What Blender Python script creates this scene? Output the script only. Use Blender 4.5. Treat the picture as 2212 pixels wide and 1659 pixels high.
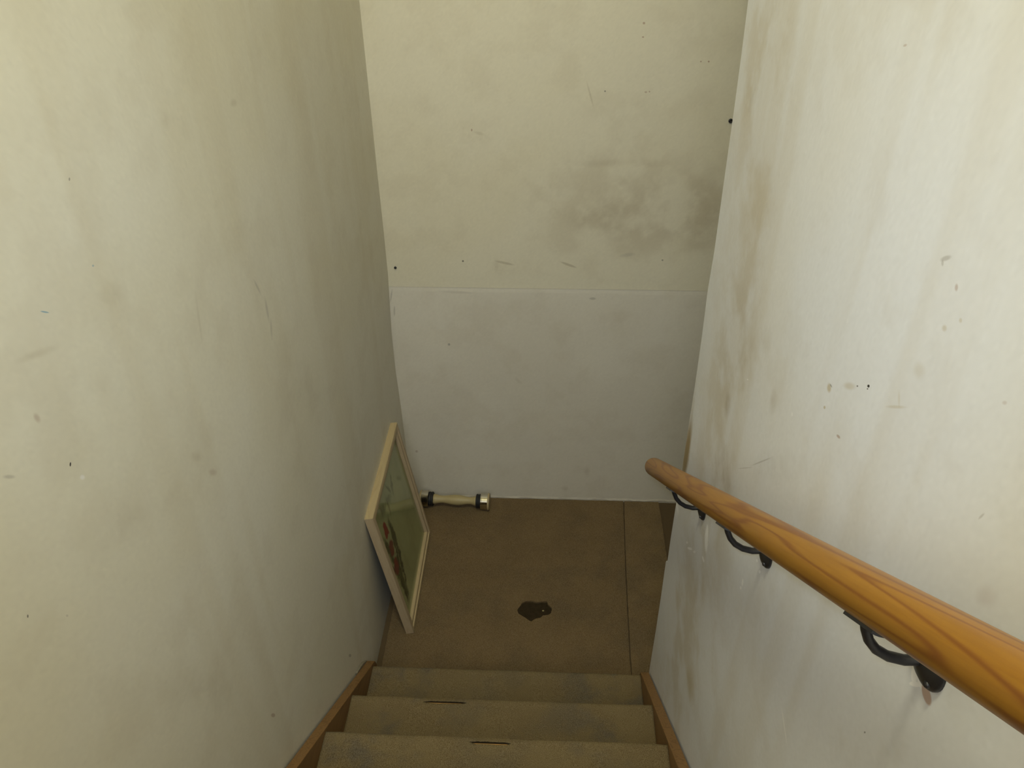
import bpy, bmesh, math, random
import numpy as np
from mathutils import Vector, Matrix, noise

# ------------------------------------------------------------------ clear
for o in list(bpy.data.objects):
    bpy.data.objects.remove(o, do_unlink=True)
scene = bpy.context.scene
C = scene.collection
random.seed(4)

# ------------------------------------------------------------------ camera
# landing floor z = 0, far wall y = 0, left wall x = 0, stairs climb towards -y
F_PX, PITCH, YAW, ROLL = 1724.96, 35.0859, -2.9315, -0.6173
CAM = Vector((0.677, -3.0195, 2.8431))
p, yw, rl = (math.radians(a) for a in (PITCH, YAW, ROLL))
fwd = Vector((math.sin(yw) * math.cos(p), math.cos(yw) * math.cos(p), -math.sin(p)))
rgt = Vector((math.cos(yw), -math.sin(yw), 0))
upv = rgt.cross(fwd)
r2 = rgt * math.cos(rl) + upv * math.sin(rl)
u2 = upv * math.cos(rl) - rgt * math.sin(rl)
cd = bpy.data.cameras.new('camera')
cd.sensor_fit = 'HORIZONTAL'
cd.sensor_width = 36.0
cd.lens = F_PX / 2212 * 36.0
cd.clip_start = 0.02
cam = bpy.data.objects.new('camera', cd)
C.objects.link(cam)
m3 = Matrix((r2, u2, -fwd)).transposed()
cam.matrix_world = Matrix.Translation(CAM) @ m3.to_4x4()
scene.camera = cam

# ------------------------------------------------------------------ light
world = bpy.data.worlds.new('world')
scene.world = world
world.use_nodes = True
world.node_tree.nodes['Background'].inputs[0].default_value = (0.9, 0.95, 1.0, 1)
world.node_tree.nodes['Background'].inputs[1].default_value = 0.02


def lamp(name, kind, loc, energy, col, **kw):
    d = bpy.data.lights.new(name, kind)
    d.energy = energy
    d.color = col
    for k, v in kw.items():
        setattr(d, k, v)
    o = bpy.data.objects.new(name, d)
    C.objects.link(o)
    o.location = loc
    return o


# warm ceiling lamp of the upper hall, over the stairwell
lamp('hall_ceiling_lamp', 'AREA', (0.30, -2.5, 4.95), 47, (1.0, 0.985, 0.68), shape='DISK', size=0.5)
# soft cool fill added on the unseen upper landing, behind the photographer
wl = lamp('landing_fill_light', 'AREA', (0.5, -4.6, 3.9), 29, (0.94, 0.98, 1.0), shape='RECTANGLE', size=0.8, size_y=1.6)
wl.rotation_euler = (math.radians(75), 0, 0)
# the camera's own flash, just above the lens, its beam as wide as the picture
fl = lamp('camera_flash', 'SPOT', CAM + u2 * 0.05 - r2 * 0.03, 37, (0.60, 0.76, 1.0), shadow_soft_size=0.015, spot_size=math.radians(84), spot_blend=1.0)
fl.rotation_euler = (m3 @ Matrix.Rotation(math.radians(6), 3, 'X')).to_euler()
scene.cycles.max_bounces = 8
scene.cycles.diffuse_bounces = 4

scene.view_settings.view_transform = 'Standard'
scene.view_settings.look = 'None'
scene.view_settings.exposure = 0.0
scene.view_settings.gamma = 1.0
scene.view_settings.use_curve_mapping = False

# ------------------------------------------------------------------ helpers
W = 1.0937            # clear width between the two stair walls
RISE, GO, Y1 = 0.2057, 0.2612, -1.1591
NSTEP = 14


def link(name, me, mat=None, parent=None, smooth=False):
    o = bpy.data.objects.new(name, me)
    C.objects.link(o)
    if mat:
        me.materials.append(mat)
    if parent:
        o.parent = parent
    if smooth:
        for f in me.polygons:
            f.use_smooth = True
    return o


def from_bm(name, bm, mat=None, parent=None, smooth=False):
    bmesh.ops.recalc_face_normals(bm, faces=bm.faces[:])
    me = bpy.data.meshes.new(name)
    bm.to_mesh(me)
    bm.free()
    return link(name, me, mat, parent, smooth)


def empty(name, loc=(0, 0, 0)):
    o = bpy.data.objects.new(name, None)
    C.objects.link(o)
    o.location = loc
    o.empty_display_size = 0.05
    return o


def tag(o, label=None, cat=None, group=None, kind=None):
    if label:
        o['label'] = label
    if cat:
        o['category'] = cat
    if group:
        o['group'] = group
    if kind:
        o['kind'] = kind
    return o


def bm_box(bm, a, b):
    x0, y0, z0 = a
    x1, y1, z1 = b
    v = [bm.verts.new(c) for c in ((x0, y0, z0), (x1, y0, z0), (x1, y1, z0), (x0, y1, z0),
                                   (x0, y0, z1), (x1, y0, z1), (x1, y1, z1), (x0, y1, z1))]
    for f in ((0, 3, 2, 1), (4, 5, 6, 7), (0, 1, 5, 4), (1, 2, 6, 5), (2, 3, 7, 6), (3, 0, 4, 7)):
        bm.faces.new([v[i] for i in f])
    return v


def box(name, a, b, mat, parent=None, bevel=0):
    bm = bmesh.new()
    bm_box(bm, a, b)
    if bevel:
        bmesh.ops.bevel(bm, geom=bm.edges[:], offset=bevel, segments=2, affect='EDGES', profile=0.6)
    return from_bm(name, bm, mat, parent)


def prism(name, poly, a0, a1, axis, mat, parent=None, bevel=0):
    """extrude a 2D polygon along an axis (0 = x: poly is (y, z); 2 = z: poly is (x, y))"""
    bm = bmesh.new()
    def P(q, a):
        return {0: (a, q[0], q[1]), 1: (q[0], a, q[1]), 2: (q[0], q[1], a)}[axis]
    lo = [bm.verts.new(P(q, a0)) for q in poly]
    hi = [bm.verts.new(P(q, a1)) for q in poly]
    bm.faces.new(lo)
    bm.faces.new(hi[::-1])
    n = len(poly)
    for i in range(n):
        bm.faces.new((lo[i], lo[(i + 1) % n], hi[(i + 1) % n], hi[i]))
    if bevel:
        bmesh.ops.recalc_face_normals(bm, faces=bm.faces[:])
        bmesh.ops.bevel(bm, geom=bm.edges[:], offset=bevel, segments=2, affect='EDGES', profile=0.6)
    return from_bm(name, bm, mat, parent)


def bm_lathe(bm, prof, origin, axis, seg=32, cap=True):
    """prof: list of (distance along axis, radius)"""
    axis = Vector(axis).normalized()
    t = axis.cross(Vector((0, 0, 1)))
    if t.length < 1e-4:
        t = Vector((1, 0, 0))
    t.normalize()
    b = axis.cross(t)
    rings = []
    for d, r in prof:
        rings.append([bm.verts.new(Vector(origin) + axis * d + (t * math.cos(2 * math.pi * i / seg) + b * math.sin(2 * math.pi * i / seg)) * max(r, 1e-5)) for i in range(seg)])
    for k in range(len(rings) - 1):
        for i in range(seg):
            j = (i + 1) % seg
            bm.faces.new((rings[k][i], rings[k][j], rings[k + 1][j], rings[k + 1][i]))
    if cap:
        bm.faces.new(rings[0][::-1])
        bm.faces.new(rings[-1])


def bm_tube(bm, pts, ra, rb=None, seg=14):
    """sweep an ellipse along points (all in one plane y = const), flat-ended"""
    rb = rb or ra
    pts = [Vector(q) for q in pts]
    rings = []
    for i, q in enumerate(pts):
        d = (pts[min(i + 1, len(pts) - 1)] - pts[max(i - 1, 0)]).normalized()
        s = Vector((0, 1, 0))
        n = d.cross(s).normalized()
        rings.append([bm.verts.new(q + n * ra * math.cos(2 * math.pi * k / seg) + s * rb * math.sin(2 * math.pi * k / seg)) for k in range(seg)])
    for k in range(len(rings) - 1):
        for i in range(seg):
            j = (i + 1) % seg
            bm.faces.new((rings[k][i], rings[k][j], rings[k + 1][j], rings[k + 1][i]))
    bm.faces.new(rings[0][::-1])
    bm.faces.new(rings[-1])


# ------------------------------------------------------------------ materials
class NT:
    def __init__(self, name):
        self.mat = bpy.data.materials.new(name)
        self.mat.use_nodes = True
        self.t = self.mat.node_tree
        self.b = self.t.nodes['Principled BSDF']
        self.co = self.n('ShaderNodeTexCoord').outputs['Object']

    def n(self, kind, **kw):
        nd = self.t.nodes.new(kind)
        for k, v in kw.items():
            setattr(nd, k, v)
        return nd

    def l(self, a, b):
        self.t.links.new(a, b)

    def setin(self, sock, v):
        if hasattr(v, 'links') or isinstance(v, bpy.types.NodeSocket):
            self.l(v, sock)
        else:
            sock.default_value = v

    def math(self, op, a, b=0.0, c=0.0, clamp=False):
        nd = self.n('ShaderNodeMath', operation=op)
        nd.use_clamp = clamp
        for i, v in enumerate((a, b, c)):
            self.setin(nd.inputs[i], v)
        return nd.outputs[0]

    def dot(self, v, row):
        nd = self.n('ShaderNodeVectorMath', operation='DOT_PRODUCT')
        self.setin(nd.inputs[0], v)
        nd.inputs[1].default_value = row
        return nd.outputs['Value']

    def mapping(self, scale=(1, 1, 1), rot=(0, 0, 0), loc=(0, 0, 0), src=None):
        nd = self.n('ShaderNodeMapping')
        nd.inputs['Scale'].default_value = scale
        nd.inputs['Rotation'].default_value = rot
        nd.inputs['Location'].default_value = loc
        self.l(src or self.co, nd.inputs['Vector'])
        return nd.outputs[0]

    def noise(self, scale, detail=4, rough=0.55, src=None, dist=0.0):
        nd = self.n('ShaderNodeTexNoise')
        nd.inputs['Scale'].default_value = scale
        nd.inputs['Detail'].default_value = detail
        nd.inputs['Roughness'].default_value = rough
        nd.inputs['Distortion'].default_value = dist
        self.l(src or self.co, nd.inputs['Vector'])
        return nd.outputs['Fac']

    def mr(self, v, a, b, c=0.0, d=1.0, smooth=True):
        nd = self.n('ShaderNodeMapRange')
        nd.interpolation_type = 'SMOOTHSTEP' if smooth else 'LINEAR'
        self.setin(nd.inputs['Value'], v)
        for k, q in zip(('From Min', 'From Max', 'To Min', 'To Max'), (a, b, c, d)):
            nd.inputs[k].default_value = q
        return nd.outputs['Result']

    def mix(self, fac, a, b, blend='MIX'):
        nd = self.n('ShaderNodeMix', data_type='RGBA', blend_type=blend)
        self.setin(nd.inputs['Factor'], fac)
        for i, v in ((6, a), (7, b)):
            if isinstance(v, tuple):
                v = (*v[:3], 1.0)
            self.setin(nd.inputs[i], v)
        return nd.outputs[2]

    def bump(self, h, strength=0.2, dist=0.01):
        nd = self.n('ShaderNodeBump')
        nd.inputs['Strength'].default_value = strength
        nd.inputs['Distance'].default_value = dist
        self.l(h, nd.inputs['Height'])
        self.l(nd.outputs[0], self.b.inputs['Normal'])

    def done(self, col, rough=0.6, metal=0.0, spec=0.5, coat=0.0):
        self.setin(self.b.inputs['Base Color'], (*col, 1.0) if isinstance(col, tuple) else col)
        self.setin(self.b.inputs['Roughness'], rough)
        self.b.inputs['Metallic'].default_value = metal
        self.b.inputs['Specular IOR Level'].default_value = spec
        self.b.inputs['Coat Weight'].default_value = coat
        self.b.inputs['Coat Roughness'].default_value = 0.12
        return self.mat


def ellipse(row):
    """|M p + o| = 1  ->  centre, half axes and turn"""
    a, b, o, c, d, q = row[:6]
    det = a * d - b * c
    cx, cy = (-o * d + b * q) / det, (-a * q + c * o) / det
    A, B_, D_ = a * a + c * c, a * b + c * d, b * b + d * d
    ang = 0.5 * math.atan2(2 * B_, A - D_)
    mid, dif = (A + D_) / 2, math.hypot((A - D_) / 2, B_)
    return cx, cy, 1 / math.sqrt(mid + dif), 1 / math.sqrt(max(mid - dif, 1e-9)), ang


def marks(n, col, rows, axes, palette, wob=0.0, plane=0.0):
    """own-shape marks on a surface: one small ellipse each"""
    src = n.co
    if wob:
        ofs = n.mr(n.noise(30, 2, 0.6), 0.3, 0.7, -wob, wob, smooth=False)
        add = n.n('ShaderNodeVectorMath', operation='ADD')
        n.l(n.co, add.inputs[0])
        n.l(ofs, add.inputs[1])
        src = add.outputs[0]
    nrm_axis = 3 - axes[0] - axes[1]
    for row in rows:
        k, st, soft = row[6:]
        cx, cy, s1, s2, ang = ellipse(row)
        mp = n.n('ShaderNodeMapping')
        mp.vector_type = 'TEXTURE'
        loc, rot, scl = [0, 0, 0], [0, 0, 0], [1, 1, 1]
        loc[axes[0]], loc[axes[1]], loc[nrm_axis] = cx, cy, plane
        scl[axes[0]], scl[axes[1]] = s1, s2
        rot[nrm_axis] = -ang if nrm_axis == 1 else ang
        mp.inputs['Location'].default_value = loc
        mp.inputs['Rotation'].default_value = rot
        mp.inputs['Scale'].default_value = scl
        n.l(src, mp.inputs['Vector'])
        ln = n.n('ShaderNodeVectorMath', operation='LENGTH')
        n.l(mp.outputs[0], ln.inputs[0])
        m = n.mr(ln.outputs['Value'], 1 - soft * 0.95, 1 + soft * 0.35, st, 0.0)
        col = n.mix(m, col, palette[k])
    return col


PAL = {'b': (0.30, 0.23, 0.13), 'g': (0.27, 0.24, 0.21), 'k': (0.03, 0.025, 0.02), 'r': (0.30, 0.16, 0.10), 'y': (0.42, 0.32, 0.14),
       'w': (0.92, 0.90, 0.90), 'u': (0.12, 0.30, 0.42), 'd': (0.26, 0.17, 0.04), 'p': (0.50, 0.36, 0.30)}

MARKS_FAR = [
    (2.38, 0.16, -2.492, 0.04, -3.75, 5.865, 'b', 0.16, 0.95),
    (7.72, 0.4, -7.357, 0.15, -14.22, 21.766, 'b', 0.16, 0.9),
    (3.64, 0.35, -4.581, 0.06, -5.45, 8.363, 'b', 0.14, 0.95),
    (9.14, 0.44, -12.57, -0.37, -4.54, 7.694, 'b', 0.22, 0.95),
    (5.14, 0.37, -5.628, 0.39, -54.68, 96.344, 'b', 0.15, 0.8),
    (22.96, -4.74, -5.07, -33.63, -151.76, 219.704, 'b', 0.35, 0.5),
    (24.43, -7.21, -9.043, -57.06, -148.31, 241.234, 'b', 0.4, 0.5),
    (28.94, 5.83, -37.115, 15.85, -93.22, 112.763, 'g', 0.25, 0.7),
    (63.49, -11.4, -14.119, -4.59, -25.26, 35.785, 'b', 0.2, 0.8),
    (12.52, -1.2, -2.142, -6.42, -147.43, 178.211, 'g', 0.2, 0.6),
    (63.28, 3.1, -58.801, 2.38, -147.79, 171.451, 'g', 0.4, 0.5),
    (223.46, -9.9, -58.689, 2.73, -203.17, 272.138, 'k', 0.75, 0.4),
    (239.18, 23.63, -307.317, 3.17, -236.92, 318.371, 'k', 0.55, 0.4),
    (207.7, 17.79, -247.35, -0.06, -222.37, 504.412, 'r', 0.6, 0.4),
    (246.92, 20.99, -292.891, 0.14, -327.51, 727.808, 'r', 0.6, 0.4),
    (305.43, 38.49, -451.814, 0.53, -317.77, 679.656, 'r', 0.6, 0.4),
    (265.81, 34.98, -403.769, 0.46, -276.41, 591.197, 'r', 0.7, 0.5),
    (296.25, 17.16, -294.158, 0.97, -303.47, 617.323, 'k', 0.6, 0.4),
    (198.23, 17.24, -237.94, 0.99, -303.75, 616.882, 'r', 0.5, 0.4),
    (297.56, 26.66, -362.752, 0.98, -304.01, 617.912, 'r', 0.5, 0.4),
    (284.08, -10.77, -87.54, 1.01, -189.98, 359.1, 'r', 0.6, 0.4),
    (45.69, -13.73, 7.184, -35.9, -135.81, 269.967, 'b', 0.2, 0.7),
    (227.81, 73.31, -335.507, 5.11, -19.02, 34.294, 'b', 0.25, 0.8),
    (36.32, -24.79, -1.799, -73.45, -73.17, 94.497, 'b', 0.12, 0.8),
    (159.68, -8.68, -30.449, 2.65, -135.63, 125.504, 'k', 0.4, 0.5),
    (144.5, -11.26, -3.235, 3.22, -111.75, 33.455, 'r', 0.4, 0.5),
    (245.74, -54.27, 62.894, -3.85, -26.64, 31.224, 'k', 0.25, 0.6),
    (244.76, -23.04, 22.849, 0.61, -35.61, 39.094, 'k', 0.25, 0.6),
    (72.39, 3.26, -65.209, 0.71, -23.2, 3.772, 'b', 0.15, 0.8),
    (53.31, 1.55, -41.961, 1.71, -52.57, 2.752, 'b', 0.2, 0.8),
    (24.69, 1.7, -26.435, 0.13, -6.83, 6.725, 'b', 0.08, 0.9),
    (15.24, -0.88, -2.54, 0.22, -9.12, 5.706, 'b', 0.08, 0.9),
]
MARKS_LEFT = [
    (175.94, 74.1, 99.322, -15.29, -44.91, 66.794, 'g', 0.3, 0.7),
    (111.71, -9.16, 169.43, -13.89, -28.1, 33.975, 'g', 0.3, 0.8),
    (111.12, -47.85, 238.755, -17.56, -30.31, 31.553, 'g', 0.25, 0.8),
    (159.07, -41.0, 355.099, -8.25, -16.21, 19.281, 'b', 0.12, 0.9),
    (67.85, -77.81, 322.851, -467.34, -637.62, 485.412, 'u', 0.7, 0.4),
    (273.87, -179.45, 954.74, -262.86, -523.59, 690.044, 'u', 0.5, 0.4),
    (366.5, -327.95, 1486.986, -210.67, -220.18, 2.605, 'k', 0.95, 0.3),
    (380.0, -249.87, 1353.622, -139.52, -369.22, 626.382, 'k', 0.5, 0.4),
    (118.05, -77.47, 415.68, -164.18, -184.05, 23.612, 'w', 0.5, 0.6),
    (175.82, 21.42, 340.248, -35.17, -115.71, 176.955, 'r', 0.35, 0.8),
    (441.41, -291.85, 1624.322, -332.2, -266.34, -254.398, 'k', 0.7, 0.4),
    (251.19, -165.23, 896.57, -408.76, -328.07, -312.001, 'g', 0.3, 0.5),
    (41.14, -26.09, 115.25, -28.96, -103.08, 205.348, 'b', 0.2, 0.8),
    (20.2, -13.19, 68.962, -22.22, -40.67, 48.104, 'b', 0.09, 0.95),
    (67.25, -44.56, 250.606, -228.11, -256.0, 33.644, 'g', 0.35, 0.7),
    (36.5, -23.3, 107.235, -87.62, -99.48, 16.171, 'r', 0.25, 0.8),
    (33.37, -21.4, 101.238, -51.25, -60.59, 16.325, 'b', 0.15, 0.9),
    (48.72, -31.49, 155.933, -18.74, -61.99, 119.448, 'b', 0.15, 0.9),
    (21.28, -1.32, 48.88, -53.29, -146.99, 218.772, 'b', 0.18, 0.9),
    (3.98, -2.55, 12.124, -16.17, -11.02, -17.931, 'b', 0.1, 0.9),
    (48.68, -30.4, 121.095, -154.97, -98.36, -192.425, 'r', 0.5, 0.5),
    (42.33, -25.19, 64.776, -129.32, -94.48, -125.227, 'k', 0.4, 0.5),
    (4.88, -3.01, 11.021, -4.66, -6.39, 3.999, 'b', 0.1, 0.9),
    (31.83, -20.82, 109.726, -20.36, -28.62, 19.451, 'b', 0.12, 0.9),
    (7.46, -2.16, 12.779, -6.75, -8.26, 2.334, 'b', 0.1, 0.9),
    (8.53, -5.54, 28.26, -15.46, -15.32, -3.528, 'b', 0.1, 0.9),
]
MARKS_RIGHT = [  # first three rows: yellowish dirt, plus warmer far-end light put into the colour
    (-3.56, 0.46, -6.241, -0.89, -1.17, 0.563, 'y', 0.26, 0.95),
    (-4.9, 0.45, -7.587, -0.73, -3.49, 7.529, 'y', 0.26, 0.95),
    (-3.53, 0.35, -5.592, -2.05, -1.59, -1.761, 'y', 0.26, 0.95),
    (-33.23, 89.06, -294.012, -191.28, -258.3, 208.57, 'g', 0.45, 0.6),
    (-270.59, 205.92, -1111.358, -115.2, -231.43, 311.435, 'g', 0.4, 0.6),
    (-239.32, 123.73, -848.343, -103.11, -214.43, 290.913, 'r', 0.45, 0.6),
    (-82.82, 65.01, -309.552, -77.31, -108.95, 77.374, 'y', 0.6, 0.6),
    (43.82, 592.43, -1193.838, -189.99, -177.36, -4.583, 'k', 0.5, 0.5),
    (-45.48, 10.19, -118.217, -90.04, -147.52, 136.024, 'y', 0.35, 0.7),
    (-249.88, 194.23, -963.431, -465.81, -659.7, 475.378, 'k', 0.8, 0.4),
    (-191.86, 148.63, -747.506, -275.67, -390.41, 281.331, 'k', 1, 0.3),
    (-296.34, 229.62, -1153.594, -537.18, -755.19, 532.359, 'k', 0.8, 0.4),
    (-159.75, 125.62, -593.601, -216.56, -289.99, 173.549, 'y', 0.6, 0.5),
    (92.9, 343.58, -534.123, -170.27, -115.49, -114.582, 'r', 0.6, 0.5),
    (2.27, 20.21, -32.97, -386.5, -362.7, -41.79, 'g', 0.4, 0.6),
    (-8.08, 13.45, -37.484, -467.31, -513.16, 79.977, 'g', 0.3, 0.6),
    (-31.23, 10.44, -66.218, -19.45, -27.33, 18.002, 'b', 0.35, 0.7),
    (-36.46, 7.87, -82.017, -25.13, -37.08, 27.25, 'b', 0.22, 0.8),
    (-28.77, 18.68, -106.825, -265.85, -368.04, 240.673, 'y', 0.3, 0.7),
    (-215.29, 165.41, -859.94, -54.08, -74.01, 47.87, 'y', 0.2, 0.7),
    (-52.17, 39.9, -211.262, -54.2, -80.06, 64.682, 'y', 0.2, 0.8),
    (-137.47, 104.58, -565.207, -133.3, -221.12, 227.853, 'y', 0.35, 0.7),
    (-222.92, 169.07, -924.436, -182.02, -308.74, 330.431, 'y', 0.35, 0.7),
    (-183.17, 137.93, -774.866, -282.57, -382.98, 239.524, 'r', 0.25, 0.7),
    (-71.89, 282.7, -885.526, -229.8, -478.23, 795.746, 'r', 0.4, 0.6),
    (-1.52, 4.66, -11.507, -20.31, -21.15, 1.229, 'g', 0.22, 0.9),
    (-5.64, 4.73, -16.516, -10.19, -11.7, 2.651, 'g', 0.3, 0.9),
    (-7.37, 2.07, -15.699, -3.34, -8.47, 13.657, 'y', 0.18, 0.9),
    (-4.36, 0.59, -7.83, -2.77, -4.89, 5.25, 'b', 0.14, 0.9),
    (44.37, 170.16, -282.533, -614.27, -211.34, -1019.452, 'g', 0.35, 0.6),
    (-24.52, 0.22, -29.751, -5.89, -7.4, 2.731, 'd', 0.9, 0.6),
    (-34.11, 1.23, -42.146, -5.66, -7.95, 5.024, 'd', 0.4, 0.8),
    (-40.03, 30.23, -168.023, -70.23, -58.89, -43.513, 'r', 0.14, 0.8),
    (-69.2, -23.33, -34.904, -7.67, -35.4, 74.037, 'g', 0.18, 0.8),
    (-21.17, -1.68, -22.871, -4.07, -17.21, 35.434, 'y', 0.12, 0.9),
    (-38.52, 22.83, -90.965, -20.56, -20.07, -5.099, 'w', 0.9, 0.35),
    (-77.28, 45.83, -183.286, -34.11, -33.87, -6.857, 'w', 1, 0.3),
    (-49.57, -16.49, -51.154, -165.2, -177.12, -28.994, 'w', 0.8, 0.4),
    (-50.5, 44.11, -119.722, -183.81, -175.65, -52.83, 'w', 0.8, 0.4),
    (-37.54, 32.44, -94.265, -195.94, -183.11, -68.034, 'w', 0.6, 0.4),
    (20.77, 127.25, -130.078, -80.47, -66.62, -40.972, 'w', 0.8, 0.4),
    (-134.76, 51.01, -332.179, -87.44, -79.21, -41.687, 'w', 0.8, 0.4),
    (-108.73, 89.59, -340.776, -201.87, -173.05, -114.384, 'w', 0.8, 0.4),
    (-39.86, 159.09, -341.951, -217.07, -181.43, -116.061, 'w', 0.8, 0.4),
    (-94.53, 76.83, -312.699, -216.13, -192.58, -101.753, 'w', 0.9, 0.4),
    (-87.14, 224.83, -549.322, -27.1, -15.45, -35.782, 'w', 0.5, 0.5),
    (-8.91, 73.64, -91.432, -31.12, -30.97, -2.911, 'w', 0.8, 0.5),
    (-309.93, 247.24, -1097.084, -155.07, -203.93, 113.717, 'w', 0.7, 0.4),
    (-103.13, 84.53, -330.203, -298.33, -429.86, 325.348, 'w', 0.6, 0.4),
    (-108.13, 55.53, -380.375, -53.75, -40.87, -47.572, 'w', 1, 0.25),
    (-110.0, 56.64, -388.167, -73.61, -56.63, -63.3, 'w', 1, 0.25),
    (-72.76, 24.37, -229.515, -260.35, -207.7, -214.926, 'w', 1, 0.25),
    (-10.26, 95.2, -222.637, -86.76, -42.62, -126.372, 'w', 0.95, 0.3),
    (-26.65, 99.4, -272.102, -71.99, -36.86, -102.78, 'p', 0.95, 0.25),
    (-267.37, 207.35, -1038.182, -628.39, -383.0, -798.127, 'k', 0.6, 0.4),
    (-3.99, 11.48, -16.697, -17.53, -11.58, -19.004, 'y', 0.35, 0.9),
    (-7.75, 17.33, -34.272, -13.34, -9.06, -13.743, 'y', 0.2, 0.9),
    (-15.47, 27.89, -70.952, -14.42, -11.1, -11.103, 'y', 0.15, 0.9),
    (-17.13, 13.16, -68.363, -29.18, -17.44, -38.047, 'b', 0.1, 0.9),
    (-20.8, 1.43, -29.536, -5.76, -4.99, -3.527, 'y', 0.15, 0.9),
]

# ---- painted walls: fine grids whose paint and stains sit in a colour attribute
SMALL = 0.011        # marks narrower than this are drawn by the shader instead


def fbm(u, v, scale, octaves, rough, seed):
    """value noise, about 0.5 in the mean"""
    tot = np.zeros_like(u)
    amp, norm = 1.0, 0.0
    for o in range(octaves):
        x, y = u * scale + seed * 17.3, v * scale + seed * 5.1
        xi, yi = np.floor(x).astype(np.int64), np.floor(y).astype(np.int64)
        fx, fy = x - xi, y - yi
        fx, fy = fx * fx * (3 - 2 * fx), fy * fy * (3 - 2 * fy)
        def hsh(i, j):
            k = (i * 374761393 + j * 668265263 + (seed + o) * 1442695041) & 0xffffffff
            k = ((k ^ (k >> 13)) * 1274126177) & 0xffffffff
            return ((k ^ (k >> 16)) & 0xffff) / 65535.0
        n0 = hsh(xi, yi) * (1 - fx) + hsh(xi + 1, yi) * fx
        n1 = hsh(xi, yi + 1) * (1 - fx) + hsh(xi + 1, yi + 1) * fx
        tot += amp * (n0 * (1 - fy) + n1 * fy)
        norm += amp
        amp *= rough
        scale *= 2.03
    return tot / norm


def sstep(x, a, b):
    t = np.clip((x - a) / (b - a), 0, 1)
    return t * t * (3 - 2 * t)


def paint(u, v, base, tint, rows, streak, seed):
    """colour of the painted wall at (u, v): mottled paint, grime, large stains"""
    def mix(col, c, f):
        return col + (np.array(c) - col) * f[..., None]
    col = np.ones(u.shape + (3,)) * np.array(base)
    col = mix(col, tint, 0.38 * sstep(fbm(u, v, 1.9, 3, 0.6, seed), 0.38, 0.65))
    mid = fbm(u, v, 9.0, 5, 0.62, seed + 3)
    col = mix(col, (0.42, 0.34, 0.22), 0.10 * sstep(mid, 0.46, 0.74))
    if streak:
        col = mix(col, (0.46, 0.36, 0.18), streak * sstep(fbm(u * 9, v * 0.8, 1.0, 3, 0.6, seed + 7), 0.48, 0.75))
    patch = np.clip(0.35 + 0.9 * (mid - 0.38) / 0.24, 0.3, 1.25)
    wob = 0.012 * (fbm(u, v, 28, 3, 0.6, seed + 11) - 0.5)
    for row in rows:
        cx, cy, s1, s2, ang = ellipse(row)
        if min(s1, s2) < SMALL:
            continue
        k, st, soft = row[6:]
        du, dv = u + wob - cx, v + wob - cy
        e1 = (du * math.cos(ang) + dv * math.sin(ang)) / s1
        e2 = (-du * math.sin(ang) + dv * math.cos(ang)) / s2
        m = st * (1 - sstep(np.sqrt(e1 * e1 + e2 * e2), 1 - soft * 0.95, 1 + soft * 0.35))
        if soft >= 0.8:
            m = np.clip(m * patch, 0, 1)
        col = mix(col, PAL[k], m)
    g = np.random.RandomState(seed).normal(0, 0.012, u.shape)
    return np.clip(col * (1 + g[..., None]), 0.01, 0.95)


def paint_mats(name, rows, axes, plane, rough=0.5):
    out = []
    for suffix, rr in (('', ()), ('_marked', [r for r in rows if min(ellipse(r)[2:4]) < SMALL])):
        n = NT(name + suffix)
        at = n.n('ShaderNodeVertexColor')
        at.layer_name = 'paint'
        col = at.outputs['Color']
        if rr:
            col = marks(n, col, rr, axes, PAL, plane=plane)
        out.append(n.done(col, rough, spec=0.35))
    return out


def fine(a, b, step):
    k = max(1, int(round(abs(b - a) / step)))
    return [a + (b - a) * i / k for i in range(k)]


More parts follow.
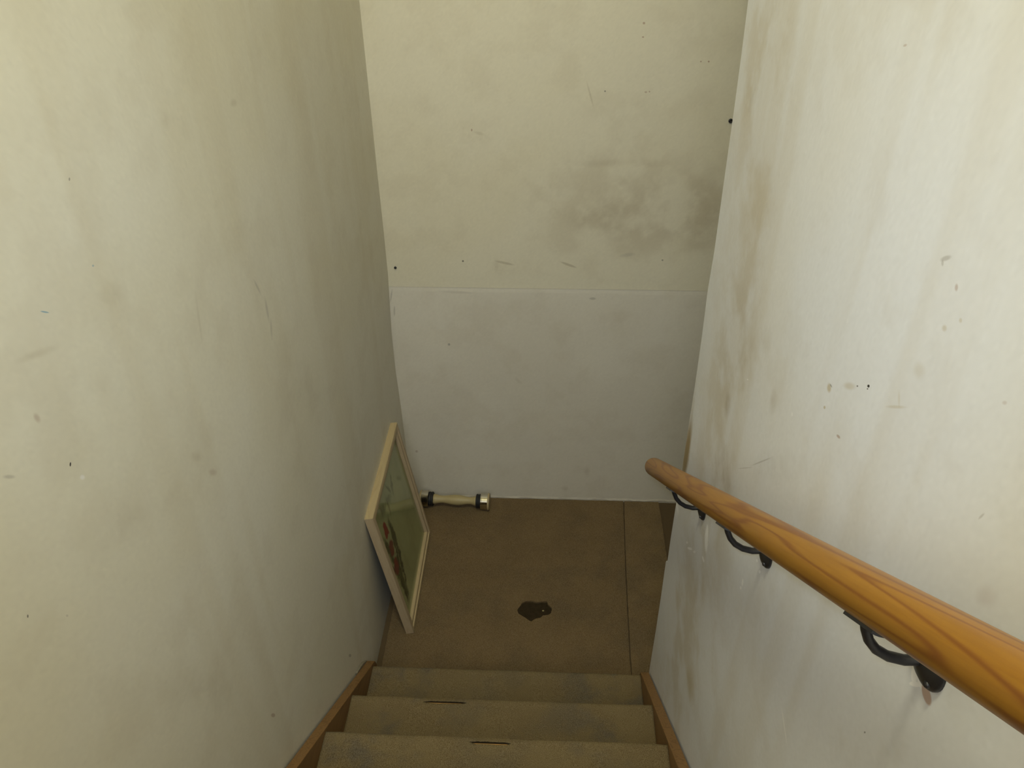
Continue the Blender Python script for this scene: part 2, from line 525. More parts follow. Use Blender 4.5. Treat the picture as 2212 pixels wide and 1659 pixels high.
def painted_wall(name, us, vs, pos, back, colour, mats, rows, parent=None, marked_uv=None):
    """front grid pos(u, v) -> xyz arrays, extruded to the back plane; colour(U, V) -> rgb"""
    U, V = np.meshgrid(np.array(us, float), np.array(vs, float), indexing='ij')
    X, Y, Zc, PU, PV = pos(U, V)
    nu, nv = U.shape
    verts = np.stack([X, Y, Zc], -1).reshape(-1, 3)
    idx = np.arange(nu * nv).reshape(nu, nv)
    quads = np.stack([idx[:-1, :-1], idx[1:, :-1], idx[1:, 1:], idx[:-1, 1:]], -1).reshape(-1, 4)
    loop = np.concatenate([idx[:, 0], idx[-1, 1:], idx[-2::-1, -1], idx[0, -2:0:-1]])
    bv = verts[loop].copy()
    bv[:, back[0]] = back[1]
    nb_ = len(loop)
    base_i = len(verts)
    j = (np.arange(nb_) + 1) % nb_
    sk = np.stack([loop, base_i + np.arange(nb_), base_i + j, loop[j]], -1)
    faces = quads.tolist() + sk.tolist() + [list(range(base_i, base_i + nb_))]
    me = bpy.data.meshes.new(name)
    me.from_pydata(np.concatenate([verts, bv]).tolist(), [], faces)
    col = colour(PU, PV).reshape(-1, 3)
    allc = np.concatenate([col, col[loop]])
    at = me.color_attributes.new('paint', 'FLOAT_COLOR', 'POINT')
    at.data.foreach_set('color', np.concatenate([allc, np.ones((len(allc), 1))], 1).astype(np.float32).ravel())
    for m in mats:
        me.materials.append(m)
    # the few faces under small marks carry the material that draws them
    cu = (PU[:-1, :-1] + PU[1:, 1:]) / 2
    cv = (PV[:-1, :-1] + PV[1:, 1:]) / 2
    ru = np.abs(PU[1:, 1:] - PU[:-1, :-1]) / 2
    rv = np.abs(PV[1:, 1:] - PV[:-1, :-1]) / 2
    hit = np.zeros(cu.shape, bool)
    for row in rows:
        ex, ey, s1, s2, ang = ellipse(row)
        if min(s1, s2) >= SMALL:
            continue
        du, dv = cu - ex, cv - ey
        e1 = np.maximum(np.abs(du * math.cos(ang) + dv * math.sin(ang)) - ru - rv, 0) / s1
        e2 = np.maximum(np.abs(-du * math.sin(ang) + dv * math.cos(ang)) - ru - rv, 0) / s2
        hit |= (e1 * e1 + e2 * e2) < 1.45 ** 2
    mi = np.zeros(len(faces), np.int32)
    mi[:hit.size] = hit.ravel()
    me.polygons.foreach_set('material_index', mi)
    bm = bmesh.new()
    bm.from_mesh(me)
    bmesh.ops.recalc_face_normals(bm, faces=bm.faces[:])
    bm.to_mesh(me)
    bm.free()
    me.update()
    return link(name, me, None, parent)


def wall_mat(name, base, tint):
    n = NT(name)
    col = n.mix(n.mr(n.noise(2.5, 3, 0.6), 0.35, 0.7, 0.0, 0.45), base, tint)
    return n.done(col, 0.55, spec=0.35)


M = {}
M['plain'] = wall_mat('plain_paint', (0.74, 0.70, 0.58), (0.70, 0.65, 0.52))


def carpet_mat(name, a, b, dirt, dirt_amt, sides=False):
    n = NT(name)
    col = n.mix(n.mr(n.noise(5, 3, 0.6), 0.35, 0.68), a, b)
    d = n.mr(n.noise(6.5, 4, 0.6, src=n.mapping(loc=(3.1, 1.7, 0.4))), 0.44, 0.68)
    if sides:
        off = n.math('ABSOLUTE', n.math('SUBTRACT', n.dot(n.co, (1, 0, 0)), W / 2))
        d = n.math('MULTIPLY', d, n.mr(off, 0.10, 0.42, 0.45, 1.25))
    col = n.mix(n.math('MULTIPLY', d, dirt_amt, clamp=True), col, dirt)
    fib = n.noise(520, 2, 0.7)
    col = n.mix(n.mr(fib, 0.3, 0.75), n.mix(0.45, col, (0.03, 0.02, 0.01)), n.mix(0.25, col, (0.5, 0.42, 0.28)))
    n.bump(n.math('ADD', fib, n.math('MULTIPLY', n.noise(45, 2, 0.6), 0.8)), 0.55, 0.006)
    return n.done(col, 0.95, spec=0.1)


M['carpet'] = carpet_mat('landing_carpet', (0.195, 0.122, 0.052), (0.168, 0.103, 0.043), (0.112, 0.074, 0.038), 0.5)
M['carpet_strip'] = carpet_mat('doorway_carpet', (0.222, 0.142, 0.063), (0.192, 0.120, 0.052), (0.120, 0.080, 0.040), 0.5)
M['stair_carpet'] = carpet_mat('stair_carpet', (0.200, 0.142, 0.062), (0.172, 0.118, 0.050), (0.110, 0.088, 0.062), 0.95, True)


def wood_mat(name, light, dark, grain_axis, scale, rough, coat, bands=0.6, stretch=0.075):
    n = NT(name)
    sc = [scale] * 3
    sc[grain_axis] = scale * stretch
    v = n.mapping(scale=tuple(sc))
    wv = n.n('ShaderNodeTexNoise')
    wv.inputs['Scale'].default_value = 1.0
    wv.inputs['Detail'].default_value = 2
    wv.inputs['Distortion'].default_value = 0.6
    n.l(v, wv.inputs['Vector'])
    ring = n.math('FRACT', n.math('MULTIPLY', wv.outputs['Fac'], 9.0))
    ring = n.mr(n.math('ABSOLUTE', n.math('SUBTRACT', ring, 0.5)), 0.28, 0.5)
    fs = [scale * 14] * 3
    fs[grain_axis] = scale * 0.5
    fine = n.noise(1.0, 4, 0.6, src=n.mapping(scale=tuple(fs)))
    col = n.mix(n.math('MULTIPLY', ring, bands), light, dark)
    col = n.mix(n.mr(fine, 0.35, 0.8, 0.0, 0.30), col, dark)
    n.bump(fine, 0.05, 0.002)
    return n.done(col, rough, spec=0.5, coat=coat)


M['rail'] = wood_mat('honey_pine', (0.285, 0.128, 0.008), (0.170, 0.052, 0.003), 0, 16, 0.42, 0.10, 0.85, 0.045)
M['stringer'] = wood_mat('stained_fir', (0.225, 0.118, 0.036), (0.125, 0.058, 0.016), 1, 22, 0.55, 0.05)
M['tread'] = wood_mat('bare_pine', (0.50, 0.27, 0.08), (0.36, 0.17, 0.045), 0, 18, 0.6, 0.0)
M['frame_wood'] = wood_mat('pale_ash', (0.47, 0.365, 0.205), (0.38, 0.275, 0.14), 0, 20, 0.55, 0.0, 0.35)
M['frame_wood_v'] = wood_mat('pale_ash_upright', (0.46, 0.355, 0.225), (0.37, 0.27, 0.155), 2, 20, 0.55, 0.0, 0.35)
M['handle'] = wood_mat('pale_handle', (0.42, 0.335, 0.165), (0.36, 0.27, 0.13), 0, 30, 0.5, 0.0, 0.2)


def plain_mat(name, col, rough, metal=0.0, spec=0.5, var=0.15, bump=0.0):
    n = NT(name)
    c = n.mix(n.mr(n.noise(60, 3), 0.3, 0.75, 0.0, var), col, tuple(v * 0.6 for v in col))
    if bump:
        n.bump(n.noise(300, 2), bump, 0.002)
    return n.done(c, rough, metal, spec)


M['iron'] = plain_mat('black_iron', (0.016, 0.015, 0.017), 0.38, 0.0, 0.5, 0.3)
M['chrome'] = plain_mat('chrome', (0.72, 0.68, 0.58), 0.10, 1.0, 0.5, 0.05)
M['cap'] = plain_mat('tan_cap', (0.45, 0.35, 0.19), 0.45)
M['rubber'] = plain_mat('black_rubber', (0.012, 0.011, 0.011), 0.6)
M['slab'] = plain_mat('dark_slab', (0.105, 0.073, 0.040), 0.95, spec=0.1, bump=0.3)
M['pad'] = plain_mat('dark_pad', (0.040, 0.028, 0.015), 0.95, spec=0.05, var=0.6, bump=0.6)
M['drywall'] = plain_mat('torn_drywall', (0.30, 0.26, 0.19), 0.9, var=0.7, bump=0.4)
M['crumb'] = plain_mat('plaster_crumb', (0.40, 0.34, 0.15), 0.9)
M['backing'] = plain_mat('backing_board', (0.045, 0.036, 0.03), 0.8)  # near black, to deepen the shade behind the leaning frame
M['bead'] = plain_mat('paint_bead', (0.50, 0.45, 0.375), 0.8, bump=0.3)

# ------------------------------------------------------------------ setting
slab = tag(box('floor', (-0.12, -7.0, -0.12), (3.2, 0.12, 0.0), M['slab']), kind='structure')

# left wall: a grid so that the far corner can wander as it does
LC = [(3.0, 0.004), (2.343, 0.0037), (1.9495, 0.0023), (1.723, 0.001), (1.478, 0.0008), (1.2765, -0.001), (0.986, -0.0135), (0.7865, -0.0145), (0.5767, -0.008), (0.3495, -0.0054), (0.0, -0.003)]


def interp(tab, z):
    tab = sorted(tab)
    if z <= tab[0][0]:
        return tab[0][1]
    for (a, va), (b, vb) in zip(tab, tab[1:]):
        if z <= b:
            return va + (vb - va) * (z - a) / (b - a)
    return tab[-1][1]


LCz = sorted(LC)


def left_pos(U, V):
    off = np.interp(V, [z for z, _ in LCz], [x for _, x in LCz])
    return off * np.exp(U / 0.13), U, V, U, V


vz = fine(0.0, 0.25, 0.03) + fine(0.25, 2.75, 0.007) + fine(2.75, 5.2, 0.12) + [5.2]
wl_ = painted_wall('wall_left', fine(0.0, -2.65, 0.007) + fine(-2.65, -7.0, 0.15) + [-7.0], vz, left_pos, (0, -0.12),
                   lambda u, v: paint(u, v, (0.755, 0.72, 0.605), (0.71, 0.66, 0.50), MARKS_LEFT, 0.10, 2),
                   paint_mats('cream_paint', MARKS_LEFT, (1, 2), 0.0), MARKS_LEFT)
tag(wl_, kind='structure')

# right wall ends short of the far wall: its worn, slightly wandering end edge
REND = [(-1.129, 5.2), (-1.129, 2.529), (-1.141, 2.419), (-1.149, 2.301), (-1.155, 2.127), (-1.163, 1.957), (-1.155, 1.843), (-1.167, 1.718), (-1.172, 1.558), (-1.168, 1.357), (-1.158, 1.078), (-1.154, 0.931), (-1.157, 0.822), (-1.134, 0.800), (-1.138, 0.623), (-1.136, 0.448), (-1.126, 0.225), (-1.126, 0.0)]
REz = sorted((z, y) for y, z in REND)


def right_pos(U, V):
    yend = np.interp(V, [z for z, _ in REz], [y for _, y in REz])
    rr = 0.006
    t = np.clip((rr - U) / rr, 0, 1)
    x = W + rr * (1 - np.sqrt(np.clip(1 - t * t, 0, 1)))       # rounded corner bead
    y = (yend - U) * 1.0
    fade = np.clip((U - 1.0) / 4.0, 0, 1)
    y = y * (1 - fade) + (-1.15 - U) * fade
    return x, y, V, y, V


wr = painted_wall('wall_right', [0.0, 0.0006, 0.0018, 0.0035] + fine(0.006, 1.65, 0.006) + fine(1.65, 5.85, 0.15) + [5.85], vz, right_pos, (0, W + 0.11),
                  lambda u, v: paint(u, v, (0.745, 0.745, 0.78), (0.72, 0.69, 0.65), MARKS_RIGHT, 0.14, 5),
                  paint_mats('off_white_paint', MARKS_RIGHT, (1, 2), W), MARKS_RIGHT)
tag(wr, kind='structure')

# far wall: framing behind two drywall sheets that meet at z = 1.22
fw = tag(box('wall_far', (-0.12, 0.014, 0.0), (3.2, 0.14, 5.2), M['plain']), kind='structure')
SEAM = 1.2185


far_mats = paint_mats('far_wall_paint', MARKS_FAR, (0, 2), 0.0)
XF = fine(-0.03, 1.55, 0.007) + fine(1.55, 3.2, 0.12) + [3.2]


def sheet(vs, edge, base, tint, seed):
    def pos(U, V):
        d = np.abs(V - SEAM)
        y = 0.0012 * edge * np.clip(1 - d / 0.02, 0, 1)
        z = np.where(d < 1e-6, V + 0.001 * (fbm(U, U * 0, 4, 2, 0.5, 9) - 0.5), V)
        return U, y, z, U, V
    return painted_wall('drywall_sheet', XF, vs, pos, (1, 0.014), lambda u, v: paint(u, v, base, tint, MARKS_FAR, 0.0, seed), far_mats, MARKS_FAR, fw)


lo = sheet(fine(0.0, SEAM - 0.001, 0.007) + [SEAM - 0.001, SEAM], 1.0, (0.71, 0.66, 0.565), (0.64, 0.585, 0.485), 8)
lo['label'] = 'greyer lower sheet of the far wall'
hi = sheet([SEAM] + fine(SEAM + 0.001, 2.5, 0.007) + fine(2.5, 5.2, 0.15) + [5.2], -0.4, (0.72, 0.665, 0.525), (0.68, 0.615, 0.45), 8)  # base and tint yellower than on the lower sheet
hi['label'] = 'yellower upper sheet of the far wall'


def wall_screw(x, z, r):
    bm = bmesh.new()
    bm_lathe(bm, [(0, r), (0.004, r), (0.006, r * 0.8), (0.006, r * 0.35), (0.003, r * 0.3)], (x, 0.0, z), (0, -1, 0), 16)
    s = from_bm('wall_screw', bm, M['iron'], fw, True)
    s['label'] = 'dark screw head in the wall'


wall_screw(1.345, 1.932, 0.008)
wall_screw(0.034, 1.31, 0.0055)

# ragged bead of paint and caulk along the foot of the far wall
bm = bmesh.new()
cols = []
nx = 260
for i in range(nx + 1):
    x = 0.0 + 1.6 * i / nx
    hgt = 0.017 + 0.010 * noise.noise(Vector((x * 9, 0, 0))) + 0.007 * noise.noise(Vector((x * 40, 3, 0)))
    dep = 0.006 + 0.004 * noise.noise(Vector((x * 16, 7, 0)))
    cols.append([bm.verts.new((x, 0.0, 0.0)), bm.verts.new((x, -dep, 0.0)), bm.verts.new((x, -dep * 0.9, hgt * 0.6)), bm.verts.new((x, 0.0, hgt))])
for a, b in zip(cols, cols[1:]):
    for k in range(4):
        bm.faces.new((a[k], a[(k + 1) % 4], b[(k + 1) % 4], b[k]))
bm.faces.new(cols[0])
bm.faces.new(cols[-1][::-1])
tag(from_bm('trim_1', bm, M['bead']), kind='structure')

# what encloses the place beyond the frame: the basement room at right, the hall above
tag(box('wall_basement', (3.2, -3.2, 0.0), (3.3, 0.14, 3.3), M['plain']), kind='structure')
tag(box('wall_basement_near', (W + 0.11, -3.3, 0.0), (3.3, -3.2, 3.3), M['plain']), kind='structure')
tag(box('ceiling_basement', (W + 0.11, -3.3, 3.3), (3.3, 0.014, 2.72), M['plain']), kind='structure')
tag(box('wall_header', (W, -1.129, 3.3), (W + 0.11, 0.014, 5.2), M['plain']), kind='structure')
tag(box('wall_back', (-0.12, -7.1, 0.0), (W + 0.11, -7.0, 5.2), M['plain']), kind='structure')
tag(box('ceiling', (-0.12, -7.1, 5.2), (W + 0.11, 0.14, 5.3), M['plain']), kind='structure')

# ------------------------------------------------------------------ landing carpet
HOLE = [(0.572, -0.719), (0.59, -0.683), (0.607, -0.669), (0.637, -0.666), (0.648, -0.671), (0.671, -0.67), (0.703, -0.667), (0.707, -0.684), (0.723, -0.702), (0.721, -0.731), (0.708, -0.739), (0.686, -0.745), (0.673, -0.757), (0.653, -0.763), (0.634, -0.778), (0.619, -0.769), (0.6, -0.754), (0.579, -0.74)]
CT = 0.011


def ragged(pts, step, amp, seed):
    out = []
    for i, a in enumerate(pts):
        a = Vector(a)
        b = Vector(pts[(i + 1) % len(pts)])
        k = max(1, int((b - a).length / step))
        nrm = Vector((-(b - a).y, (b - a).x)).normalized()
        for j in range(k):
            q = a + (b - a) * j / k
            out.append(q + nrm * amp * noise.noise(Vector((q.x * 60, q.y * 60, seed))))
    return out


def carpet_piece(name, outline, mat, holes=()):
    bm = bmesh.new()
    loops = []
    for lp in [outline] + list(holes):
        vs = [bm.verts.new((q[0], q[1], CT)) for q in lp]
        for i in range(len(vs)):
            bm.edges.new((vs[i], vs[(i + 1) % len(vs)]))
        loops.append(vs)
    bmesh.ops.triangle_fill(bm, use_beauty=True, use_dissolve=False, edges=bm.edges[:])
    bmesh.ops.recalc_face_normals(bm, faces=bm.faces[:])
    for f in bm.faces:
        if f.normal.z < 0:
            f.normal_flip()
    for vs in loops:
        low = [bm.verts.new((v.co.x, v.co.y, 0.0)) for v in vs]
        for i in range(len(vs)):
            j = (i + 1) % len(vs)
            bm.faces.new((vs[i], vs[j], low[j], low[i]))
    return from_bm(name, bm, mat)


seam = [(1.044, -1.155), (1.046, -0.937), (1.062, -0.458), (1.081, -0.059), (1.084, -0.012)]
main_out = ragged([(0.026, -1.155)] + seam + [(0.020, -0.012)], 0.02, 0.0022, 1.0)
hole = ragged(HOLE, 0.006, 0.003, 5.0)
cp = carpet_piece('landing_carpet', main_out, M['carpet'], [hole])
tag(cp, 'worn brown carpet of the landing with a small dark hole worn through', 'carpet')
strip_out = ragged([(s[0] + 0.005, s[1]) for s in seam] + [(1.262, -0.012), (1.264, -0.214), (1.262, -0.40), (1.29, -0.42), (1.36, -1.10), (1.32, -1.12)], 0.02, 0.0025, 2.0)
cs = carpet_piece('doorway_carpet', strip_out, M['carpet_strip'])
tag(cs, 'narrow lighter brown carpet strip beside the end of the right wall', 'carpet')
pad = prism('underlay', [(0.55, -0.80), (0.74, -0.80), (0.74, -0.645), (0.55, -0.645)], 0.0, 0.002, 2, M['pad'], slab)
pad['label'] = 'dark underlay showing through the carpet hole'
bm = bmesh.new()
bmesh.ops.create_icosphere(bm, subdivisions=2, radius=0.0035, matrix=Matrix.Translation((0.6855, -0.7144, 0.0048)) @ Matrix.Diagonal((1.4, 1.0, 0.8, 1)))
for v in bm.verts:
    v.co += Vector((noise.noise(v.co * 500), noise.noise(v.co * 400), 0)) * 0.001
tag(from_bm('crumb', bm, M['crumb'], None, True), 'tiny pale crumb lying in the hole of the carpet', 'crumb')

# ------------------------------------------------------------------ staircase
st = empty('staircase', (0, 0, 0))
tag(st, 'brown carpeted staircase between wooden stringers going down to the landing', 'staircase')
XI = 0.0372
TEARS = {1: (0.284, 0.434, 0.0105), 2: (0.473, 0.597, 0.0105)}
for k in range(NSTEP):
    yk, zk = Y1 - k * GO, RISE * (k + 1)
    back = yk - GO + 0.022
    bm = bmesh.new()
    bm_box(bm, (XI, yk - GO + 0.004, zk - 0.040), (W - XI, yk - 0.006, zk - 0.0058))
    bmesh.ops.bevel(bm, geom=bm.edges[:], offset=0.004, segments=2, affect='EDGES')
    from_bm('tread', bm, M['tread'], st)
    box('riser', (XI, yk - 0.040, zk - RISE), (W - XI, yk - 0.024, zk - 0.041), M['tread'], st)
    if k in TEARS:
        ta, tb, tw = TEARS[k]
        bm = bmesh.new()
        bm_box(bm, (ta + 0.004, yk - 0.0200, zk - 0.0056), (tb - 0.004, yk - 0.0060, zk - 0.0036))  # dark strip added to darken the far side of the tear
        from_bm('underlay', bm, M['pad'], st)
    # carpet: back of tread -> tear rows -> rounded nose -> down the riser
    tear = TEARS.get(k)
    prof = [(back, 0.0, 0), (yk - 0.14, 0.0, 0), (yk - 0.06, 0.0, 0), (yk - 0.030, 0.0, 0), (yk - 0.0205, 0.0008, 1), (yk - 0.0195, 0.0008, 2), (yk - 0.012, 0.0, 0),
            (yk - 0.006, -0.001, 0), (yk - 0.002, -0.004, 0), (yk, -0.009, 0), (yk - 0.001, -0.016, 0), (yk - 0.006, -0.030, 0), (yk - 0.012, -0.045, 0), (yk - 0.018, -0.07, 0), (yk - 0.020, -0.12, 0), (yk - 0.020, -RISE + (0.012 if k == 0 else 0.002), 0)]
    nx = 150
    cols = []
    for i in range(nx + 1):
        x = XI + (W - 2 * XI) * i / nx
        col = []
        for (yy, dz, flag) in prof:
            wob = 0.0025 * noise.noise(Vector((x * 5, yy * 3, k * 3.7))) + 0.0012 * noise.noise(Vector((x * 30, yy * 30, k)))
            z = zk + dz + (wob if dz > -0.02 else 0)
            y = yy + 0.003 * noise.noise(Vector((x * 6, k * 9.1, 2))) + 0.001 * noise.noise(Vector((x * 60, k * 9.1, 2)))
            if tear and flag:
                s = (x - tear[0]) / (tear[1] - tear[0])
                if 0 < s < 1:
                    g = tear[2] * min(1, math.sin(math.pi * s) * 2.2) * (0.85 + 0.25 * noise.noise(Vector((x * 70, k, 0))))
                    if flag == 1:
                        y -= g * 0.55
                    else:
                        y += g * 0.45
                        z += 0.0035 * min(1, math.sin(math.pi * s) * 2)
            col.append(bm.verts.new((x, y, z)) if False else (x, y, z))
        cols.append(col)
    bm = bmesh.new()
    vs = [[bm.verts.new(q) for q in col] for col in cols]
    for i in range(nx):
        xm = XI + (W - 2 * XI) * (i + 0.5) / nx
        for j in range(len(prof) - 1):
            if tear and prof[j][2] == 1 and tear[0] < xm < tear[1]:
                continue
            bm.faces.new((vs[i][j], vs[i + 1][j], vs[i + 1][j + 1], vs[i][j + 1]))
    sc_ = from_bm('step_carpet', bm, M['stair_carpet'], st, True)
    so = sc_.modifiers.new('thick', 'SOLIDIFY')
    so.thickness = 0.004
    so.offset = -1

# stringers: sloped boards along both walls, cut plumb at the foot
SO = 0.0086


def stringer(x0, x1, foot):
    def top(y):
        return RISE + SO + (Y1 - y) * RISE / GO
    ytop = Y1 - 13 * GO
    pts = [(foot, CT + 0.0005), (foot, top(foot) - 0.030), (foot - 0.006, top(foot) - 0.012), (foot - 0.018, top(foot - 0.018) - 0.001)]
    pts += [(ytop, top(ytop)), (ytop, top(ytop) - 0.42), (Y1 - 0.25, CT + 0.0005)]
    return prism('stringer', pts, x0, x1, 0, M['stringer'], st, 0.002)


sL = stringer(0.007, XI - 0.0005, Y1 + 0.045)
sR = stringer(W - XI + 0.0005, W - 0.006, Y1 + 0.022)
box('landing_board', (0.007, -6.99, RISE * NSTEP - 0.25), (W - 0.007, Y1 - 13 * GO - GO + 0.01, RISE * NSTEP), M['tread'], st)

# torn drywall edge showing behind the foot of the left stringer
bm = bmesh.new()
cols = []
for i in range(25):
    s = i / 24
    y = -1.135 - 0.125 * s
    zc = RISE + SO + (Y1 - y) * RISE / GO
    r = 0.010 * math.sin(math.pi * min(1, s * 0.9 + 0.08)) * (1 + 0.5 * noise.noise(Vector((y * 60, 0, 0))))
    cols.append([bm.verts.new((-0.002, y, zc - 0.02)), bm.verts.new((0.0055, y, zc - 0.02)), bm.verts.new((0.0062, y, zc + r * 0.8)), bm.verts.new((0.001, y, zc + r * 1.6))])
for a, b in zip(cols, cols[1:]):
    for q in range(4):
        bm.faces.new((a[q], a[(q + 1) % 4], b[(q + 1) % 4], b[q]))
bm.faces.new(cols[0])
bm.faces.new(cols[-1][::-1])
td = from_bm('torn_edge', bm, M['drywall'], wl_)
td['label'] = 'torn drywall edge above the left stringer'

# ------------------------------------------------------------------ handrail
OFF = 0.085
TIP = Vector((W - OFF, -1.1694, 1.246))
SL = 0.7367
RD = Vector((0, -1, SL)).normalized()
RR = 0.0275
hr = empty('handrail', (0, 0, 0))
tag(hr, 'round honey coloured wooden handrail on black iron brackets on the right wall', 'handrail')
bm = bmesh.new()
LEN = 4.1
prof = [(-RR * 0.42, 0.002), (-RR * 0.40, RR * 0.45), (-RR * 0.30, RR * 0.72), (-RR * 0.12, RR * 0.90), (RR * 0.15, RR * 0.985), (RR * 0.4, RR)] + [(LEN * i / 40 + RR * 0.5, RR) for i in range(41)]
bm_lathe(bm, prof, (0, 0, 0), (1, 0, 0), 40)
rail = from_bm('rail', bm, M['rail'], hr, True)
rail.location = TIP
rail.rotation_euler = RD.to_track_quat('X', 'Z').to_euler()


def rail_point(y):
    return TIP + RD * ((TIP.y - y) / (-RD.y))


def bracket(y):
    c = rail_point(y)
    bm = bmesh.new()
    path = [(-OFF, -0.026), (-OFF + 0.001, -0.036), (-OFF + 0.005, -0.050), (-OFF + 0.012, -0.067), (-OFF + 0.023, -0.082), (-OFF + 0.038, -0.093), (-0.028, -0.099), (-0.012, -0.098), (0.0, -0.095)]
    bm_tube(bm, [(W + px, y, c.z + pz) for px, pz in path], 0.0055, 0.0065)
    arm = from_bm('bracket', bm, M['iron'], hr, True)
    arm['label'] = 'black iron bracket arm'
    bm = bmesh.new()
    bm_lathe(bm, [(0, 0.034), (0.003, 0.034), (0.006, 0.032), (0.010, 0.025), (0.013, 0.015), (0.0145, 0.009)], (W, y, c.z - 0.095), (-1, 0, 0), 36)
    from_bm('rosette', bm, M['iron'], arm, True)
    for sx, sz in ((0.0, 0.026), (0.022, -0.014), (-0.022, -0.014)):
        bm = bmesh.new()
        bm_lathe(bm, [(0.006, 0.0042), (0.0105, 0.0042), (0.012, 0.003)], (W, y + sx, c.z - 0.095 + sz), (-1, 0, 0), 12)
        from_bm('screw', bm, M['iron'], arm, True)
    # saddle strap curved under the rail
    bm = bmesh.new()
    nrm = Vector((0, RD.z, -RD.y)).normalized()
    if nrm.z > 0:
        nrm = -nrm
    s = Vector((1, 0, 0))
    g = []
    for i in range(9):
        a = (i / 8 - 0.5) * 1.1
        row = []
        for d in (-0.036, 0.036):
            for r in (RR - 0.0005, RR + 0.0035):
                row.append(bm.verts.new(c + RD * d + (nrm * math.cos(a) + s * math.sin(a)) * r))
        g.append(row)
    for a, b in zip(g, g[1:]):
        for i, j in ((0, 1), (1, 3), (3, 2), (2, 0)):
            bm.faces.new((a[i], a[j], b[j], b[i]))
    bm.faces.new((g[0][0], g[0][1], g[0][3], g[0][2]))
    bm.faces.new((g[-1][0], g[-1][2], g[-1][3], g[-1][1]))
    from_bm('saddle', bm, M['iron'], arm)


for y in (-1.483, -1.967, -2.472, -3.55, -4.6):
    bracket(y)

# ------------------------------------------------------------------ framed picture leaning on the left wall
PW, PH, PD = 0.5965, 0.6821, 0.0327
FWD = 0.042
pic = empty('framed_picture', (0.1002, -0.5649, CT))
# local: x = along the wall (+ = far), y = out of the picture, z = up
th, ya = 0.1515, -0.0077
wa = Vector((math.sin(ya), math.cos(ya), 0))
nb = Vector((math.cos(ya), -math.sin(ya), 0))
Z = Vector((0, 0, 1))
ua = Z * math.cos(th) - nb * math.sin(th)
na = nb * math.cos(th) + Z * math.sin(th)
pic.rotation_euler = Matrix((-wa, na, ua)).transposed().to_euler()   # x local = -wa keeps it right-handed
tag(pic, 'pale wood framed picture of red tulips leaning against the left wall', 'picture')


def moulding(p0, p1, q0, q1, mat):
    """one mitred side: outer edge p0-p1, inner edge q0-q1 (x, z); profile has a raised outer step"""
    bm = bmesh.new()
    def ring(o, i):
        o, i = Vector(o), Vector(i)
        def at(t, d):
            q = o + (i - o) * t
            return (q.x, d, q.y)
        return [bm.verts.new(at(t, d)) for t, d in ((0, 0), (0, PD), (0.10, PD + 0.001), (0.42, PD + 0.001), (0.50, PD - 0.003), (0.86, PD - 0.004), (1.0, PD - 0.010), (1.0, 0.0))]
    a, b = ring(p0, q0), ring(p1, q1)
    n_ = len(a)
    for k in range(n_):
        bm.faces.new((a[k], a[(k + 1) % n_], b[(k + 1) % n_], b[k]))
    bm.faces.new(a)
    bm.faces.new(b[::-1])
    return from_bm('frame_side', bm, mat, pic)


hw = PW / 2
A0, A1, A2, A3 = (-hw, 0), (hw, 0), (hw, PH), (-hw, PH)
I0, I1, I2, I3 = (-hw + FWD, FWD), (hw - FWD, FWD), (hw - FWD, PH - FWD), (-hw + FWD, PH - FWD)
moulding(A0, A1, I0, I1, M['frame_wood'])
moulding(A1, A2, I1, I2, M['frame_wood_v'])
moulding(A2, A3, I2, I3, M['frame_wood'])
moulding(A3, A0, I3, I0, M['frame_wood_v'])
box('backing', (-hw + 0.012, 0.001, 0.012), (hw - 0.012, 0.006, PH - 0.012), M['backing'], pic)


def ell(u, v, ru, rv, ang, col, stg, soft):
    """ellipse on the print; u runs away from the viewer (+ far), v up. local x = -u"""
    a = math.radians(ang)
    x = -u
    c, s = math.cos(a), math.sin(a)
    m00, m01, m10, m11 = c / ru, s / ru, -s / rv, c / rv
    return (m00, m01, -(m00 * x + m01 * v), m10, m11, -(m10 * x + m11 * v), col, stg, soft)


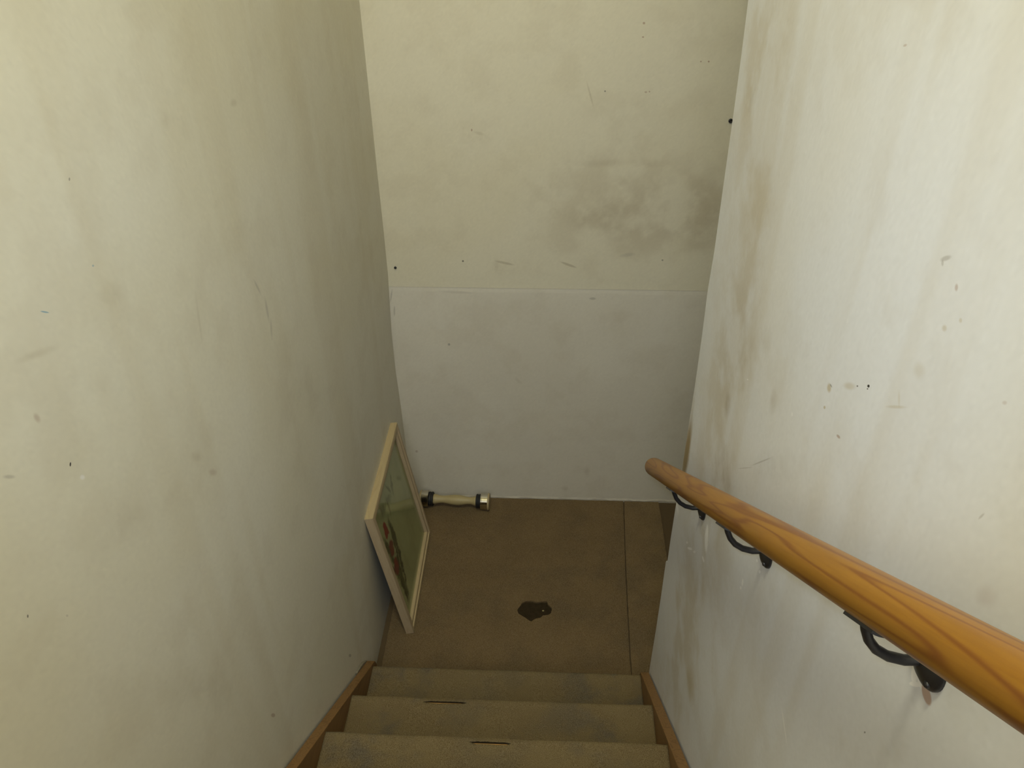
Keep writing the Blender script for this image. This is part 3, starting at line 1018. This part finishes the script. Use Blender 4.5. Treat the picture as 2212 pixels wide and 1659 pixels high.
n = NT('tulip_print')
bg = n.mix(n.mr(n.noise(6, 5, 0.6), 0.3, 0.7), (0.62, 0.58, 0.32), (0.53, 0.50, 0.27))
wash = n.noise(1.0, 4, 0.6, src=n.mapping(scale=(30, 30, 4)))
bg = n.mix(n.mr(wash, 0.45, 0.75, 0.0, 0.30), bg, (0.33, 0.33, 0.19))
PP = {'r': (0.36, 0.035, 0.028), 'R': (0.26, 0.03, 0.03), 'g': (0.050, 0.052, 0.016), 'l': (0.42, 0.40, 0.18), 'd': (0.16, 0.145, 0.08), 'v': (0.12, 0.13, 0.03)}
rows = [ell(-0.120, 0.34, 0.026, 0.17, 6, 'g', 0.9, 0.35), ell(-0.162, 0.21, 0.034, 0.14, 12, 'g', 0.95, 0.3), ell(-0.205, 0.40, 0.020, 0.10, -8, 'g', 0.85, 0.4),
        ell(-0.190, 0.24, 0.024, 0.13, -6, 'v', 0.9, 0.35), ell(-0.235, 0.33, 0.014, 0.05, -20, 'g', 0.9, 0.4), ell(-0.142, 0.25, 0.007, 0.13, 10, 'l', 0.8, 0.4), ell(-0.168, 0.34, 0.006, 0.04, 5, 'l', 0.9, 0.4), ell(-0.19, 0.19, 0.006, 0.08, -4, 'g', 0.9, 0.4),
        ell(-0.169, 0.489, 0.030, 0.043, 0, 'r', 1.0, 0.2), ell(-0.174, 0.392, 0.035, 0.038, 0, 'R', 0.95, 0.3), ell(-0.187, 0.297, 0.037, 0.044, 0, 'R', 1.0, 0.25), ell(-0.175, 0.31, 0.014, 0.03, 0, 'r', 0.7, 0.5),
        ell(-0.03, 0.536, 0.05, 0.02, 30, 'd', 0.55, 0.7), ell(-0.13, 0.567, 0.03, 0.03, 0, 'd', 0.5, 0.8), ell(0.054, 0.541, 0.012, 0.06, 25, 'd', 0.6, 0.7), ell(0.159, 0.479, 0.05, 0.012, 40, 'd', 0.45, 0.8),
        ell(0.0, 0.56, 0.010, 0.05, -30, 'd', 0.6, 0.6), ell(-0.06, 0.51, 0.010, 0.04, 15, 'd', 0.6, 0.6), ell(-0.10, 0.545, 0.03, 0.008, -20, 'd', 0.6, 0.6), ell(-0.15, 0.585, 0.008, 0.03, 10, 'R', 0.35, 0.6)]
pc = marks(n, bg, rows, (0, 2), PP, 0.010, plane=0.014)
M['print'] = n.done(pc, 0.6, spec=0.3)
pr = box('print', (-hw + 0.030, 0.0065, 0.030), (hw - 0.030, 0.0140, PH - 0.030), M['print'], pic)
pr['label'] = 'print of three red tulips with dark green leaves'
n = NT('picture_glass')
tr = n.n('ShaderNodeBsdfTransparent')
tr.inputs[0].default_value = (0.93, 0.95, 0.92, 1)
gl = n.n('ShaderNodeBsdfGlossy')
gl.inputs['Roughness'].default_value = 0.06
fr = n.n('ShaderNodeFresnel')
fr.inputs['IOR'].default_value = 1.30
mx = n.n('ShaderNodeMixShader')
n.l(n.math('MULTIPLY', fr.outputs[0], n.mr(n.noise(3, 1), 0.2, 0.8, 0.26, 0.34)), mx.inputs[0])
n.l(tr.outputs[0], mx.inputs[1])
n.l(gl.outputs[0], mx.inputs[2])
n.l(mx.outputs[0], n.t.nodes['Material Output'].inputs['Surface'])
n.t.nodes.remove(n.b)
M['glass'] = n.mat
g = box('glass', (-hw + 0.034, 0.0160, 0.034), (hw - 0.034, 0.0180, PH - 0.034), M['glass'], pic)

# ------------------------------------------------------------------ dumbbell on the landing
db = empty('dumbbell', (0.232, -0.079, CT))
tag(db, 'chrome ended dumbbell with pale handle and black collars lying by the far wall', 'dumbbell')
db.rotation_euler = (0, 0, math.radians(-2.2))
RB = 0.043
H0 = RB
# right-hand end in the photograph is fully seen; the left one stands behind the frame
prof = [(-0.110, 0.024), (-0.104, 0.026), (-0.092, 0.0235), (-0.075, 0.0195), (-0.06, 0.0185), (-0.045, 0.0195), (-0.025, 0.0235), (0.0, 0.0262), (0.02, 0.0262), (0.04, 0.0235), (0.058, 0.0195), (0.072, 0.0180), (0.085, 0.0185), (0.097, 0.0225), (0.106, 0.025), (0.110, 0.024)]
bm = bmesh.new()
bm_lathe(bm, prof, (0, 0, H0), (1, 0, 0), 36)
from_bm('handle', bm, M['handle'], db, True)
for s in (-1, 1):
    bm = bmesh.new()
    bm_lathe(bm, [(0.108, 0.020), (0.108, 0.033), (0.111, 0.036), (0.117, 0.036), (0.119, 0.0335), (0.121, 0.0335), (0.123, 0.036), (0.129, 0.036), (0.132, 0.033), (0.132, 0.020)], (0, 0, H0), (s, 0, 0), 36)
    from_bm('collar', bm, M['rubber'], db, True)
    bm = bmesh.new()
    bm_lathe(bm, [(0.132, 0.030), (0.132, RB - 0.001), (0.1335, RB), (0.137, RB), (0.138, RB - 0.0022), (0.166, RB - 0.0022), (0.167, RB - 0.001), (0.167, 0.02)], (0, 0, H0), (s, 0, 0), 48)
    wt = from_bm('weight', bm, M['chrome'], db, False)
    for f in wt.data.polygons:
        f.use_smooth = False
    bm = bmesh.new()
    bm_lathe(bm, [(0.167, 0.02), (0.167, RB), (0.169, RB + 0.0), (0.174, RB - 0.001), (0.176, RB - 0.004), (0.176, 0.01)], (0, 0, H0), (s, 0, 0), 48)
    from_bm('end_cap', bm, M['cap'], wt, False)

print('objects', len(bpy.data.objects), 'tris', sum(len(o.data.loop_triangles) if o.type == 'MESH' and not o.data.calc_loop_triangles() else 0 for o in bpy.data.objects))
